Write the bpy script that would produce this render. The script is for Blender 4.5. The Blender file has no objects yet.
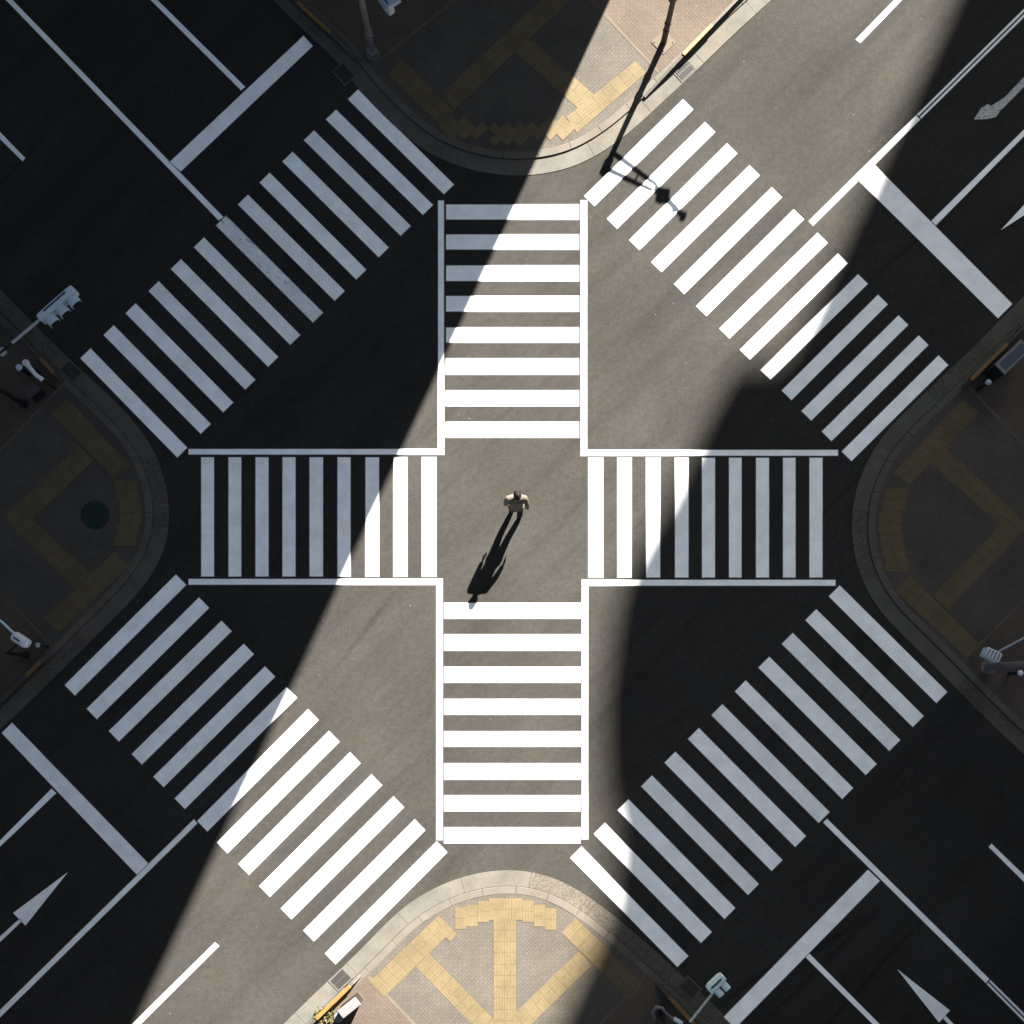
import bpy, bmesh, math, random
from mathutils import Vector, Matrix
random.seed(7)
R = math.radians
scene = bpy.context.scene
COL = scene.collection

# ------------------------------------------------------------------ scale, camera, sun
PPM = 40.0                 # photo pixels per metre on the road
NPX, NPY = 512.0, 700.0    # the point of the photo straight below the drone
H = 32.0                   # drone height
EL = R(32.5)
SAZ = Vector((0.420, 0.9075))           # horizontal direction towards the sun
TAN = math.tan(EL)
NAD = Vector(((NPX-512)/PPM, (512-NPY)/PPM))

def G(px, py):
    return Vector(((px-512)/PPM, (512-py)/PPM))
def P(px, py, z=0.0):
    g = G(px, py)
    q = NAD + (g-NAD)*((H-z)/H)
    return Vector((q.x, q.y, z))
def SH(px, py, z):
    """the point at height z whose sun shadow falls on this spot of the road"""
    g = G(px, py) + SAZ*(z/TAN)
    return Vector((g.x, g.y, z))

# ------------------------------------------------------------------ mesh builder
class MB:
    def __init__(s):
        s.v=[]; s.f=[]; s.m=[]; s.uv=[]
    def face(s, pts, m=0, uv=None):
        b=len(s.v); s.v += [tuple(p) for p in pts]
        s.f.append(tuple(range(b,b+len(pts)))); s.m.append(m)
        s.uv.append(uv if uv else [(p[0],p[1]) for p in pts])
    def sheet(s, poly, z, m=0, uv=None):
        pts=[(p[0],p[1],z) for p in poly]
        a=sum(pts[i][0]*pts[(i+1)%len(pts)][1]-pts[(i+1)%len(pts)][0]*pts[i][1] for i in range(len(pts)))
        if a<0:
            pts=pts[::-1]
            if uv: uv=uv[::-1]
        s.face(pts,m,uv)
    def prism(s, poly, z0, z1, m=0, uv=None, bottom=False):
        poly=[Vector((p[0],p[1])) for p in poly]
        a=sum(poly[i].x*poly[(i+1)%len(poly)].y-poly[(i+1)%len(poly)].x*poly[i].y for i in range(len(poly)))
        if a<0:
            poly=poly[::-1]
            if uv: uv=uv[::-1]
        s.face([(p.x,p.y,z1) for p in poly],m,uv)
        n=len(poly)
        for i in range(n):
            p,q=poly[i],poly[(i+1)%n]
            s.face([(p.x,p.y,z0),(q.x,q.y,z0),(q.x,q.y,z1),(p.x,p.y,z1)],m,
                   [(p.x,0),(q.x,0),(q.x,z1-z0),(p.x,z1-z0)])
        if bottom: s.face([(p.x,p.y,z0) for p in poly[::-1]],m)
    def box(s, c, dims, M=None, m=0):
        M = M or Matrix.Identity(3); c=Vector(c)
        x,y,z=[d/2 for d in dims]
        co=[c+M@Vector(t) for t in ((-x,-y,-z),(x,-y,-z),(x,y,-z),(-x,y,-z),(-x,-y,z),(x,-y,z),(x,y,z),(-x,y,z))]
        b=len(s.v); s.v+=[tuple(p) for p in co]
        for f in ((0,3,2,1),(4,5,6,7),(0,1,5,4),(1,2,6,5),(2,3,7,6),(3,0,4,7)):
            s.f.append(tuple(b+i for i in f)); s.m.append(m); s.uv.append([(co[i].x,co[i].y) for i in f])
    def tube(s, pts, r, n=12, m=0, caps=True):
        pts=[Vector(p) for p in pts]
        rs = r if isinstance(r,(list,tuple)) else [r]*len(pts)
        rings=[]; up=None
        for i,p in enumerate(pts):
            t=(pts[min(i+1,len(pts)-1)]-pts[max(i-1,0)]).normalized()
            if up is None:
                up = Vector((0,0,1)) if abs(t.z)<0.9 else Vector((1,0,0))
            a=t.cross(up).normalized(); b_=a.cross(t).normalized(); up=b_
            ring=[]
            for k in range(n):
                an=2*math.pi*k/n
                s.v.append(tuple(p+(a*math.cos(an)+b_*math.sin(an))*rs[i])); ring.append(len(s.v)-1)
            rings.append(ring)
        for i in range(len(rings)-1):
            for k in range(n):
                f=(rings[i][k],rings[i][(k+1)%n],rings[i+1][(k+1)%n],rings[i+1][k])
                s.f.append(f); s.m.append(m); s.uv.append([(k/n,i)]*4)
        if caps:
            for ring in (rings[0][::-1], rings[-1]):
                s.f.append(tuple(ring)); s.m.append(m); s.uv.append([(0,0)]*n)
    def build(s, name, mats, parent=None, smooth=False, bevel=0.0, seg=2):
        me=bpy.data.meshes.new(name); me.from_pydata(s.v,[],s.f)
        if not isinstance(mats,(list,tuple)): mats=[mats]
        for q in mats: me.materials.append(q)
        ul=me.uv_layers.new(name='UVMap')
        for pl,mi,uv in zip(me.polygons,s.m,s.uv):
            pl.material_index=mi
            for li,u in zip(pl.loop_indices,uv): ul.data[li].uv=u
        bm=bmesh.new(); bm.from_mesh(me)
        if bevel>0:
            bmesh.ops.remove_doubles(bm,verts=bm.verts,dist=1e-5)
            bmesh.ops.recalc_face_normals(bm,faces=bm.faces)
            ed=[e for e in bm.edges if len(e.link_faces)==2 and e.calc_face_angle(0)>0.6]
            bmesh.ops.bevel(bm,geom=ed,offset=bevel,segments=seg,affect='EDGES',profile=0.5)
        else:
            bmesh.ops.recalc_face_normals(bm,faces=[f for f in bm.faces if any(len(e.link_faces)==2 for e in f.edges)])
        bm.to_mesh(me); bm.free()
        if smooth:
            for p in me.polygons: p.use_smooth=True
        o=bpy.data.objects.new(name,me); COL.objects.link(o)
        if parent: o.parent=parent
        return o

def tag(o, label=None, cat=None, group=None, kind=None):
    if label: o['label']=label
    if cat: o['category']=cat
    if group: o['group']=group
    if kind: o['kind']=kind
    return o
def thing(name, label, cat, loc=(0,0,0), group=None, rz=0):
    o=bpy.data.objects.new(name,None); COL.objects.link(o)
    o.empty_display_size=0.2; o.location=loc; o.rotation_euler=(0,0,rz)
    return tag(o,label,cat,group)
def copy_tree(o, parent=None):
    c=o.copy(); COL.objects.link(c)
    if parent: c.parent=parent
    for ch in list(o.children): copy_tree(ch,c)
    return c

# ------------------------------------------------------------------ materials
class NT:
    def __init__(s,name):
        s.mat=bpy.data.materials.new(name); s.mat.use_nodes=True
        s.t=s.mat.node_tree; s.t.nodes.clear()
        s.out=s.n('ShaderNodeOutputMaterial'); s.b=s.n('ShaderNodeBsdfPrincipled')
        s.t.links.new(s.b.outputs[0],s.out.inputs[0])
    def n(s,kind,**kw):
        q=s.t.nodes.new(kind)
        for k,v in kw.items(): setattr(q,k,v)
        return q
    def l(s,a,b): s.t.links.new(a,b)
    def coord(s,which='Object',rot=0,scale=(1,1,1),loc=(0,0,0)):
        c=s.n('ShaderNodeTexCoord') if which=='UV' else s.n('ShaderNodeNewGeometry'); m=s.n('ShaderNodeMapping')
        which='UV' if which=='UV' else 'Position'
        m.vector_type='TEXTURE'; m.inputs['Rotation'].default_value=(0,0,rot); m.inputs['Scale'].default_value=tuple(1/q for q in scale)
        m.inputs['Location'].default_value=loc
        s.l(c.outputs[which],m.inputs['Vector']); return m.outputs[0]
    def noise(s,vec,scale,detail=4,rough=.55,dist=0.0):
        q=s.n('ShaderNodeTexNoise'); q.inputs['Scale'].default_value=scale
        q.inputs['Detail'].default_value=detail; q.inputs['Roughness'].default_value=rough
        q.inputs['Distortion'].default_value=dist
        s.l(vec,q.inputs['Vector']); return q.outputs['Fac']
    def ramp(s,fac,stops):
        q=s.n('ShaderNodeValToRGB'); e=q.color_ramp.elements
        while len(e)<len(stops): e.new(0.5)
        for el,(p,c) in zip(e,stops):
            el.position=p; el.color=(c,c,c,1) if not isinstance(c,tuple) else (*c,1)
        s.l(fac,q.inputs[0]); return q.outputs[0]
    def mix(s,a,b,fac=1.0,mode='MIX'):
        q=s.n('ShaderNodeMix',data_type='RGBA',blend_type=mode)
        for sock,v in ((q.inputs[6],a),(q.inputs[7],b),(q.inputs[0],fac)):
            if hasattr(v,'is_linked') or hasattr(v,'links'): s.l(v,sock)
            elif isinstance(v,tuple): sock.default_value=(*v,1)
            else: sock.default_value=v
        return q.outputs[2]
    def bump(s,h,strength,dist=0.01):
        q=s.n('ShaderNodeBump'); q.inputs['Strength'].default_value=strength; q.inputs['Distance'].default_value=dist
        s.l(h,q.inputs['Height']); s.l(q.outputs[0],s.b.inputs['Normal'])
    def fin(s,col,rough=.8,spec=.2,metal=0.0,alb=.78):
        if alb!=1: col=s.mix(col,(alb,alb,alb),1,'MULTIPLY')
        if isinstance(col,tuple): s.b.inputs['Base Color'].default_value=(*col,1)
        else: s.l(col,s.b.inputs['Base Color'])
        if hasattr(rough,'links'): s.l(rough,s.b.inputs['Roughness'])
        else: s.b.inputs['Roughness'].default_value=rough
        s.b.inputs['Specular IOR Level'].default_value=spec
        s.b.inputs['Metallic'].default_value=metal
        return s.mat

ASPH=(0.0314,0.0298,0.0272)
def m_asphalt():
    t=NT('asphalt'); v=t.coord()
    fine=t.ramp(t.noise(v,34,3,.7),[(.25,.55),(.5,1.0),(.75,1.45)])
    med=t.ramp(t.noise(v,7,5,.65),[(.3,.86),(.7,1.14)])
    big=t.ramp(t.noise(v,.35,4,.55),[(.3,.86),(.7,1.12)])
    v2=t.coord(rot=R(44),scale=(0.12,1.1,1))
    st=t.ramp(t.noise(v2,1.3,5,.6,.3),[(.33,.80),(.5,1.0),(.7,1.10)])
    c=t.mix(ASPH,fine,1,'MULTIPLY'); c=t.mix(c,med,1,'MULTIPLY'); c=t.mix(c,big,1,'MULTIPLY'); c=t.mix(c,st,.85,'MULTIPLY')
    tint=t.ramp(t.noise(v,.8,3),[(.35,(1.02,.995,.96)),(.65,(.98,1.0,1.015))])
    c=t.mix(c,tint,1,'MULTIPLY')
    vo=t.n('ShaderNodeTexVoronoi'); vo.inputs['Scale'].default_value=3.2; t.l(v,vo.inputs['Vector'])
    sp=t.ramp(vo.outputs['Distance'],[(.0,1.0),(.035,1.0),(.05,0.0)])
    gate=t.ramp(t.noise(v,1.1,2),[(.56,0.0),(.62,1.0)])
    c=t.mix(c,(.13,.125,.11),t.mix(sp,gate,1,'MULTIPLY'))
    # tar repairs and cracks following the old seams of the road
    v3=t.coord(rot=R(44),scale=(.10,1,1),loc=(3.1,1.7,0))
    ck=t.n('ShaderNodeTexVoronoi',feature='DISTANCE_TO_EDGE'); ck.inputs['Scale'].default_value=.30
    wob=t.n('ShaderNodeVectorMath',operation='ADD'); nz=t.n('ShaderNodeTexNoise'); nz.inputs['Scale'].default_value=2.2; nz.inputs['Detail'].default_value=5
    t.l(v3,nz.inputs['Vector']); sc=t.n('ShaderNodeVectorMath',operation='SCALE'); sc.inputs['Scale'].default_value=.35
    t.l(nz.outputs['Color'],sc.inputs[0]); t.l(v3,wob.inputs[0]); t.l(sc.outputs[0],wob.inputs[1]); t.l(wob.outputs[0],ck.inputs['Vector'])
    cm=t.ramp(ck.outputs['Distance'],[(.0,.66),(.005,.78),(.016,1.0)])
    cgate=t.ramp(t.noise(t.coord(rot=R(44),scale=(.12,.5,1)),.9,2),[(.50,0.0),(.60,1.0)])
    c=t.mix(c,t.mix(c,cm,1,'MULTIPLY'),cgate)
    t.bump(t.noise(v,60,2),.25,.004)
    return t.fin(c,.95,.03)
def m_paint(name,wear=0.025,tone=.88,iso=False):
    t=NT(name); v=t.coord()
    d=t.ramp(t.noise(v,2.3,5,.6),[(.3,.84),(.62,1.0)])
    g=t.ramp(t.noise(v,30,3,.6),[(.3,.93),(.6,1.0)])
    c=t.mix((tone*1.0,tone*.995,tone*.97),d,1,'MULTIPLY'); c=t.mix(c,g,1,'MULTIPLY')
    v2=t.coord(rot=R(-44),scale=(.35,1.2,1))
    w=t.noise(v,13,6,.8) if iso else t.noise(v2,9,9,.80,.15)
    lim=.70-wear
    wm=t.ramp(w,[(lim,0.0),(lim+.09,.7)])
    c=t.mix(c,(.07,.065,.06),wm)
    t.bump(t.noise(v,45,3),.2,.004)
    return t.fin(c,.6,.25,0,1)
def m_brick(name,c1,c2,mortar,rot,bw=.15,bh=.075,mort=.006):
    t=NT(name); v=t.coord(rot=rot)
    q=t.n('ShaderNodeTexBrick'); q.offset=.5
    q.inputs['Color1'].default_value=(*c1,1); q.inputs['Color2'].default_value=(*c2,1); q.inputs['Mortar'].default_value=(*mortar,1)
    q.inputs['Scale'].default_value=1; q.inputs['Mortar Size'].default_value=mort; q.inputs['Brick Width'].default_value=bw; q.inputs['Row Height'].default_value=bh
    q.inputs['Bias'].default_value=0.0
    t.l(v,q.inputs['Vector'])
    w=t.coord()
    c=t.mix(q.outputs['Color'],t.ramp(t.noise(w,.9,5,.6),[(.3,.8),(.7,1.15)]),1,'MULTIPLY')
    c=t.mix(c,t.ramp(t.noise(w,25,3),[(.3,.85),(.7,1.12)]),1,'MULTIPLY')
    t.bump(q.outputs['Fac'],-.4,.006)
    return t.fin(c,.88,.1)
def m_tactile():
    t=NT('yellow_tactile'); v=t.coord('UV')
    q=t.n('ShaderNodeTexBrick'); q.offset=0; q.squash=1
    q.inputs['Color1'].default_value=(.109,.083,.045,1); q.inputs['Color2'].default_value=(.100,.077,.042,1); q.inputs['Mortar'].default_value=(.083,.064,.036,1)
    q.inputs['Scale'].default_value=1; q.inputs['Mortar Size'].default_value=.006; q.inputs['Brick Width'].default_value=.2825; q.inputs['Row Height'].default_value=.2825
    t.l(v,q.inputs['Vector'])
    s=t.n('ShaderNodeTexBrick'); s.offset=0
    for k,c in (('Color1',1.0),('Color2',1.0),('Mortar',.84)): s.inputs[k].default_value=(c,c,c,1)
    s.inputs['Scale'].default_value=1; s.inputs['Mortar Size'].default_value=.012; s.inputs['Brick Width'].default_value=.2825; s.inputs['Row Height'].default_value=.0706
    t.l(v,s.inputs['Vector'])
    w=t.coord()
    c=t.mix(q.outputs['Color'],s.outputs['Color'],.8,'MULTIPLY')
    c=t.mix(c,t.ramp(t.noise(w,1.4,5,.65),[(.3,.8),(.7,1.12)]),1,'MULTIPLY')
    c=t.mix(c,t.ramp(t.noise(w,14,4,.7),[(.3,.86),(.55,1.04)]),1,'MULTIPLY')
    t.bump(s.outputs['Fac'],-.6,.005)
    return t.fin(c,.8,.15)
def m_stone(name,col,grain=40,amp=.2,stain=.25):
    t=NT(name); v=t.coord()
    c=t.mix(col,t.ramp(t.noise(v,grain,3,.7),[(.28,1-amp),(.72,1+amp)]),1,'MULTIPLY')
    c=t.mix(c,t.ramp(t.noise(v,1.6,6,.68),[(.35,1-stain),(.62,1.06)]),1,'MULTIPLY')
    c=t.mix(c,t.ramp(t.noise(v,.45,3),[(.35,(.93,.98,1.0)),(.65,(1.05,1.0,.95))]),1,'MULTIPLY')
    t.bump(t.noise(v,grain,3),.35,.004)
    return t.fin(c,.88,.1)
def m_plain(name,col,rough=.5,spec=.4,metal=0.0,var=.12,scale=9,alb=.78):
    t=NT(name); v=t.coord()
    c=t.mix(col,t.ramp(t.noise(v,scale,5,.65),[(.3,1-var),(.7,1+var*.6)]),1,'MULTIPLY')
    return t.fin(c,rough,spec,metal,alb)

M={}
M['asphalt']=m_asphalt()
M['paint']=m_paint('road_paint')
M['paint_mid']=m_paint('road_paint_scuffed',.07,.82)
M['paint_worn']=m_paint('road_paint_worn',.165,.72)
M['paint_ghost']=m_paint('road_paint_nearly_gone',.19,.40,True)
M['paint_rim']=m_paint('road_paint_thin_rim',.10,.095)
M['brick']=m_brick('grey_brick_paving',(.076,.067,.056),(.066,.059,.050),(.049,.044,.038),R(45))
M['brick_brown']=m_brick('brown_brick_paving',(.084,.066,.052),(.073,.058,.046),(.055,.044,.036),R(-45))
M['tactile']=m_tactile()
M['gutter']=m_stone('gutter_concrete',(.092,.086,.075),40,.14,.20)
M['gutter_rough']=m_stone('gutter_aggregate',(.082,.074,.063),16,.42,.2)
M['kerb']=m_stone('kerb_stone',(.095,.085,.073),50,.12,.16)
M['divider']=m_stone('pale_stone',(.092,.077,.060),40,.1,.15)
M['signal']=m_plain('signal_housing',(.40,.46,.50),.5,.3,0,.18,14,1)
M['signal_mint']=m_plain('mint_housing',(.42,.53,.53),.5,.3,0,.15,14,1)
M['signal_grey']=m_plain('grey_signal_housing',(.26,.31,.34),.5,.3,0,.2,14,1)
M['white']=m_plain('white_enamel',(.70,.71,.74),.45,.4,0,.08)
M['pole_dark']=m_plain('brown_black_steel',(.022,.015,.010),.55,.25,0,.3)
M['pole_grey']=m_plain('galvanised_grey',(.15,.145,.15),.55,.3,.2,.25)
M['arm_pale']=m_plain('pale_steel',(.36,.40,.42),.5,.3,.1,.15)
M['black']=m_plain('black_rubber',(.012,.012,.013),.7,.2,0,.2)
M['iron']=m_plain('cast_iron',(.020,.019,.018),.6,.25,.3,.3,30)
M['grate']=m_plain('grate_steel',(.055,.052,.047),.6,.2,.2,.25,30)
M['green']=m_plain('green_iron',(.010,.024,.017),.6,.2,.1,.35,20)
M['yellow']=m_plain('amber_reflective',(.165,.088,.026),.5,.3,0,.2)
M['rail']=m_plain('tan_coated_steel',(.056,.046,.038),.6,.2,0,.2)
M['lid_lit']=m_plain('sunlit_white_lid',(.125,.12,.122),.6,.2,0,.1)  # white darkened in its colour so the lid keeps tone in full sun
M['lens_red']=m_plain('lens_red',(.16,.02,.02),.15,.5)
M['lens_amber']=m_plain('lens_amber',(.2,.1,.01),.15,.5)
M['lens_green']=m_plain('lens_green',(.01,.12,.10),.15,.5)
M['slot']=m_plain('dark_blue_grey',(.03,.05,.08),.4,.3)
M['skin']=m_plain('skin',(.16,.085,.055),.6,.2,0,.08)
M['hair']=m_plain('dark_hair',(.007,.0042,.003),.7,.10,0,.3,60)
M['shirt']=m_plain('cream_cotton',(.078,.067,.052),.85,.15,0,.1,8)
M['trousers']=m_plain('dark_trousers',(.016,.013,.012),.8,.15,0,.2,12)
M['shoe']=m_plain('brown_shoe',(.05,.03,.02),.5,.3)
M['eye']=m_plain('eye_white',(.7,.7,.68),.2,.5)
M['leaf']=m_plain('weed_leaf',(.075,.070,.022),.7,.2,0,.35,40)
M['wall']=m_stone('building_render',(.30,.28,.25),20,.08,.15)
M['wall_dark']=m_stone('tower_cladding',(.22,.22,.22),20,.08,.1)
M['cladding']=m_stone('dark_cladding',(.038,.044,.050),12,.06,.1)
M['glass']=m_plain('window_glass',(.03,.04,.05),.08,.5)
M['frame']=m_plain('window_frame',(.12,.12,.12),.4,.4)

# ------------------------------------------------------------------ ground
mb=MB(); S=450
mb.sheet([(-S,-S),(S,-S),(S,S),(-S,S)],0)
tag(mb.build('road',M['asphalt']),'dark grey asphalt road surface of the whole crossing','road',kind='structure')

# ------------------------------------------------------------------ corner pavements
Z_G, Z_K, Z_P = .012, .047, .041
def smooth_line(pts,step=.12):
    pts=[Vector(p) for p in pts]; out=[]
    n=len(pts)
    for i in range(n-1):
        p0=pts[max(i-1,0)]; p1=pts[i]; p2=pts[i+1]; p3=pts[min(i+2,n-1)]
        k=max(1,int((p2-p1).length/step))
        for j in range(k):
            t=j/k
            out.append(.5*((2*p1)+(p2-p0)*t+(2*p0-5*p1+4*p2-p3)*t*t+(3*p1-p0-3*p2+p3)*t**3))
    out.append(pts[-1])
    # relax wobble left by reading the photo
    for _ in range(30):
        q=out[:]
        for i in range(1,len(out)-1): q[i]=(out[i-1]+out[i]*2+out[i+1])/4
        out=q
    return out
def resample(line,step):
    acc=[0]
    for a,b in zip(line,line[1:]): acc.append(acc[-1]+(b-a).length)
    L=acc[-1]; n=max(1,round(L/step)); out=[]; j=0
    for i in range(n+1):
        s=L*i/n
        while j<len(acc)-2 and acc[j+1]<s: j+=1
        d=acc[j+1]-acc[j]
        out.append(line[j].lerp(line[j+1],0 if d==0 else min(1,(s-acc[j])/d)))
    return out
def offset(line,d):
    out=[]
    for i,p in enumerate(line):
        t=(line[min(i+1,len(line)-1)]-line[max(i-1,0)]).normalized()
        out.append(p+Vector((t.y,-t.x))*d)      # to the right of the walking direction
    return out
def extend(line,d):
    a=(line[0]-line[6]).normalized(); b=(line[-1]-line[-7]).normalized()
    k0=[line[0]+a*d*(1-i/ (d*2)) for i in range(int(d*2))]
    k1=[line[-1]+b*d*((i+1)/(d*2)) for i in range(int(d*2))]
    return k0+line+k1

# outer edge of the gutter, walked so that the pavement is on the right hand
CORN={
 'bottom':[(284.7,1023),(303.5,1004),(346,964),(376,934),(400,909),(431,889),(468.5,874),(506,869),(527,870),(557,878),(587,895),(612,914),(642,939),(672,966.5),(702,994),(722,1013)],
 'top':[(767,4),(737,31),(699,68),(679,87),(652,112),(622,139),(589,160.5),(562,171),(532,176),(506,176),(476,172),(446,162),(416,146),(386,118),(358,90),(340,63),(298,26),(275,2)],
 'left':[(0,289),(25,315),(50,340),(82,371),(112,398),(137,424),(155,450),(166,481),(170.5,506),(170.5,524),(166,549),(157,569),(140,592),(112,620),(82,650),(50,682),(20,711),(0,730)],
 'right':[(1018,749),(983,716),(948,680),(918,650),(885,618),(868,595),(855,565),(850.5,532),(851,511),(855,488),(868,458),(888,428),(918,400),(948,371),(980,341),(1003,317),(1023,297)],
}
CORN['top']=CORN['top']; CURVE={}
for nm,pts in CORN.items():
    ln=smooth_line([G(*p) for p in pts])
    # make sure the pavement is on the right
    ctr={'bottom':G(512,1400),'top':G(512,-400),'left':G(-400,512),'right':G(1424,512)}[nm]
    mid=ln[len(ln)//2]; t=ln[len(ln)//2+1]-ln[len(ln)//2-1]
    if t.x*(ctr-mid).y-t.y*(ctr-mid).x>0: ln=ln[::-1]
    ln=resample(ln,.12)
    CURVE[nm]=ln
def near(line,px,py):
    g=G(px,py); return min(range(len(line)),key=lambda i:(line[i]-g).length)

def strip_blocks(mb,a,b,z0,z1,per,gap,mat):
    """blocks between two matching polylines, per = samples in a block"""
    n=len(a); i=0
    while i<n-1:
        j=min(i+per,n-1)
        A=[p.copy() for p in a[i:j+1]]; B=[p.copy() for p in b[i:j+1]]
        for L in (A,B):
            d0=(L[1]-L[0]).normalized(); d1=(L[-1]-L[-2]).normalized()
            L[0]+=d0*gap/2; L[-1]-=d1*gap/2
        dz=random.uniform(-.002,.002)
        mb.prism(A+B[::-1],z0,z1+dz,mat(i))
        i=j
for nm,ln in CURVE.items():
    full=extend(ln,120 if nm=='top' else 45)
    nin=(len(full)-len(ln))//2
    gin=offset(full,.40); kin=offset(full,.58)
    g0=offset(full,.388)
    mg=MB()
    lo,hi=nin-12,nin+len(ln)+12
    def gm(i,nm=nm):
        if nm=='bottom':
            x=full[lo+i].x
            return 1 if (G(527,870).x<x) else 0
        return 1 if nm in('left','right') and (i//15)%3==1 else 0
    strip_blocks(mg,full[lo:hi],g0[lo:hi],-.03,Z_G,15,.008,gm)
    # beyond the frame: plain long slabs
    for a,b in ((0,lo),(hi-1,len(full)-1)):
        mg.prism([full[a],full[b],g0[b],g0[a]],-.03,Z_G,0)
    tag(mg.build('gutter',[M['gutter'],M['gutter_rough']]),f'pale concrete gutter slabs around the {nm} corner pavement','gutter',kind='structure')
    mk=MB()
    strip_blocks(mk,gin[lo:hi],kin[lo:hi],-.03,Z_K,8,.007,lambda i:0)
    for a,b in ((0,lo),(hi-1,len(full)-1)):
        mk.prism([gin[a],gin[b],kin[b],kin[a]],-.03,Z_K,0)
    tag(mk.build('kerb',M['kerb'],bevel=.006,seg=1),f'narrow pale kerb stones edging the {nm} corner pavement','kerb',kind='structure')
    mp=MB(); mp.sheet([*offset(full,.574)],Z_P)
    tag(mp.build('pavement',M['brick']),f'grey brick pavement of the {nm} corner','pavement',kind='structure')
    # dark bed in the kerb joints
    mj=MB(); a=offset(full,.38); b=offset(full,.60)
    for i in range(lo,hi-1): mj.sheet([a[i],a[i+1],b[i+1],b[i]],.004)
    a=[q for q in full[lo:hi]]; b=offset(full,.41)[lo:hi]
    tag(mj.build('kerb_bed',M['black']),f'dark joint between kerb and gutter of the {nm} corner','joint',kind='structure')

BROWN={'top':[(655,64,1),(374,66,-1)],'left':[(52,392,1),(43,640,-1)],'right':[(975,396,1),(985,640,-1)],'bottom':[(376,983,1),(640,984,-1)]}
for nm,items in BROWN.items():
    ln=CURVE[nm]; full=extend(ln,22); kin=offset(full,.585)
    for px,py,_ in items:
        i=near(kin,px,py)
        side=1 if i>len(full)/2 else -1
        rng=list(range(i,len(full))) if side>0 else list(range(i,-1,-1))
        t=(kin[min(i+2,len(kin)-1)]-kin[max(i-2,0)]).normalized(); nrm=Vector((t.y,-t.x))
        e=rng[-1]
        mbb=MB(); mbb.sheet([kin[i]]+[kin[k] for k in rng[1:]]+[kin[e]+nrm*6.0,kin[i]+nrm*6.0],Z_P+.002)
        tag(mbb.build('pavement',M['brick_brown']),f'brown brick paving strip along the kerb at the {nm} corner','pavement',kind='structure')
        d=t*(-side)
        md=MB(); md.prism([kin[i]+nrm*.02,kin[i]+nrm*6.0,kin[i]+nrm*6.0+d*.07,kin[i]+nrm*.02+d*.07],Z_P-.02,Z_P+.0045)
        tag(md.build('pavement_joint',M['divider']),f'pale stone strip between grey and brown brick at the {nm} corner','stone strip',kind='structure')

# ------------------------------------------------------------------ tactile paving
def tquad(mb,q,z):
    """quad given a,b,c,d in photo pixels; a->b runs along the bar"""
    w=[P(x,y,z).xy for x,y in q]
    L=((w[1]-w[0]).length+(w[2]-w[3]).length)/2; Wd=((w[3]-w[0]).length+(w[2]-w[1]).length)/2
    mb.sheet(w,z,0,[(0,0),(L,0),(L,Wd),(0,Wd)])
def trect(mb,x0,x1,y0,y1,z): tquad(mb,[(x0,y0),(x0,y1),(x1,y1),(x1,y0)],z)
ZT=Z_P+.0075; ZD=Z_P+.0035
TAC={}
mb=MB()
tquad(mb,[(369,982),(438.5,915.5),(453,930),(384,997)],ZT); tquad(mb,[(446,922.5),(457,934),(450,941.5),(438.8,930.5)],ZT+.002)
tquad(mb,[(575.7,917.8),(642.8,983.4),(629.5,999.5),(561.4,932.8)],ZT)
tquad(mb,[(429,953),(512,1038),(498,1051),(416,967)],ZD); tquad(mb,[(592,965),(512,1043),(500,1028),(579,951)],ZD+.0015)
tquad(mb,[(493.5,919),(493.5,1040),(516,1040),(516,919)],ZD+.0025)
tquad(mb,[(493.5,1040),(493.5,1120),(516,1120),(516,1040)],ZD+.0025)
for x0,x1,y0,y1 in ((455,466,907,929),(466,478,904.5,926.5),(478,489,900.6,922),(489,500,898,920),(500,511.3,898,920),(511.3,522.6,898,920),(522.6,534,900,922),(534,545,904.5,926.5),(545,556.5,907.7,930)): trect(mb,x0,x1,y0,y1,ZT)
TAC['bottom']=mb
mb=MB()
tquad(mb,[(67.5,398.5),(130,465.5),(115,479),(51,413)],ZT); tquad(mb,[(129,566),(59,632),(43,619),(115,551)],ZT)
tquad(mb,[(94,460),(18.5,532),(3.5,517),(79,445)],ZD); tquad(mb,[(30,517),(90,573),(74,588),(14,528)],ZD+.0015)
for x0,x1,y0,y1 in ((114.7,137,480.4,491),(116.6,139,491,501.5),(119,141.6,501.5,513),(119,141.6,513,524),(117,139.7,524,534.7),(113.7,136.6,534.7,546)): tquad(mb,[(x0,y0),(x1,y0),(x1,y1),(x0,y1)],ZT)
TAC['left']=mb
mb=MB()
tquad(mb,[(893,473),(962.6,399.7),(979,412.4),(909.6,485)],ZT); tquad(mb,[(910,575),(980,644),(966.5,657.5),(895,591.5)],ZT)
tquad(mb,[(943,444),(1024,521),(1010,535),(930,462)],ZD); tquad(mb,[(1014,511),(934,594.6),(947.4,610),(1028,526)],ZD+.0015)
for x0,x1,y0,y1 in ((885,907.5,488,499.5),(882.5,906,499.5,511),(879,902.5,511,523),(878.5,902,523,534.5),(880,904,534.5,546),(882,906,546,557.5),(885,909,557.5,572)): tquad(mb,[(x0,y0),(x1,y0),(x1,y1),(x0,y1)],ZT)
TAC['right']=mb
mb=MB()
tquad(mb,[(402,58.8),(455,111),(440.5,125.5),(387,73.3)],ZT); tquad(mb,[(566,117),(635.7,60.7),(646.6,72.5),(577,133)],ZT)
tquad(mb,[(440.7,94.3),(544,-3),(558,12),(454.4,109.4)],ZD); tquad(mb,[(544,-3),(620,-75),(634,-60),(558,12)],ZD)
tquad(mb,[(529,38),(597,97),(582,112),(515,52)],ZD+.0015)
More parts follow.
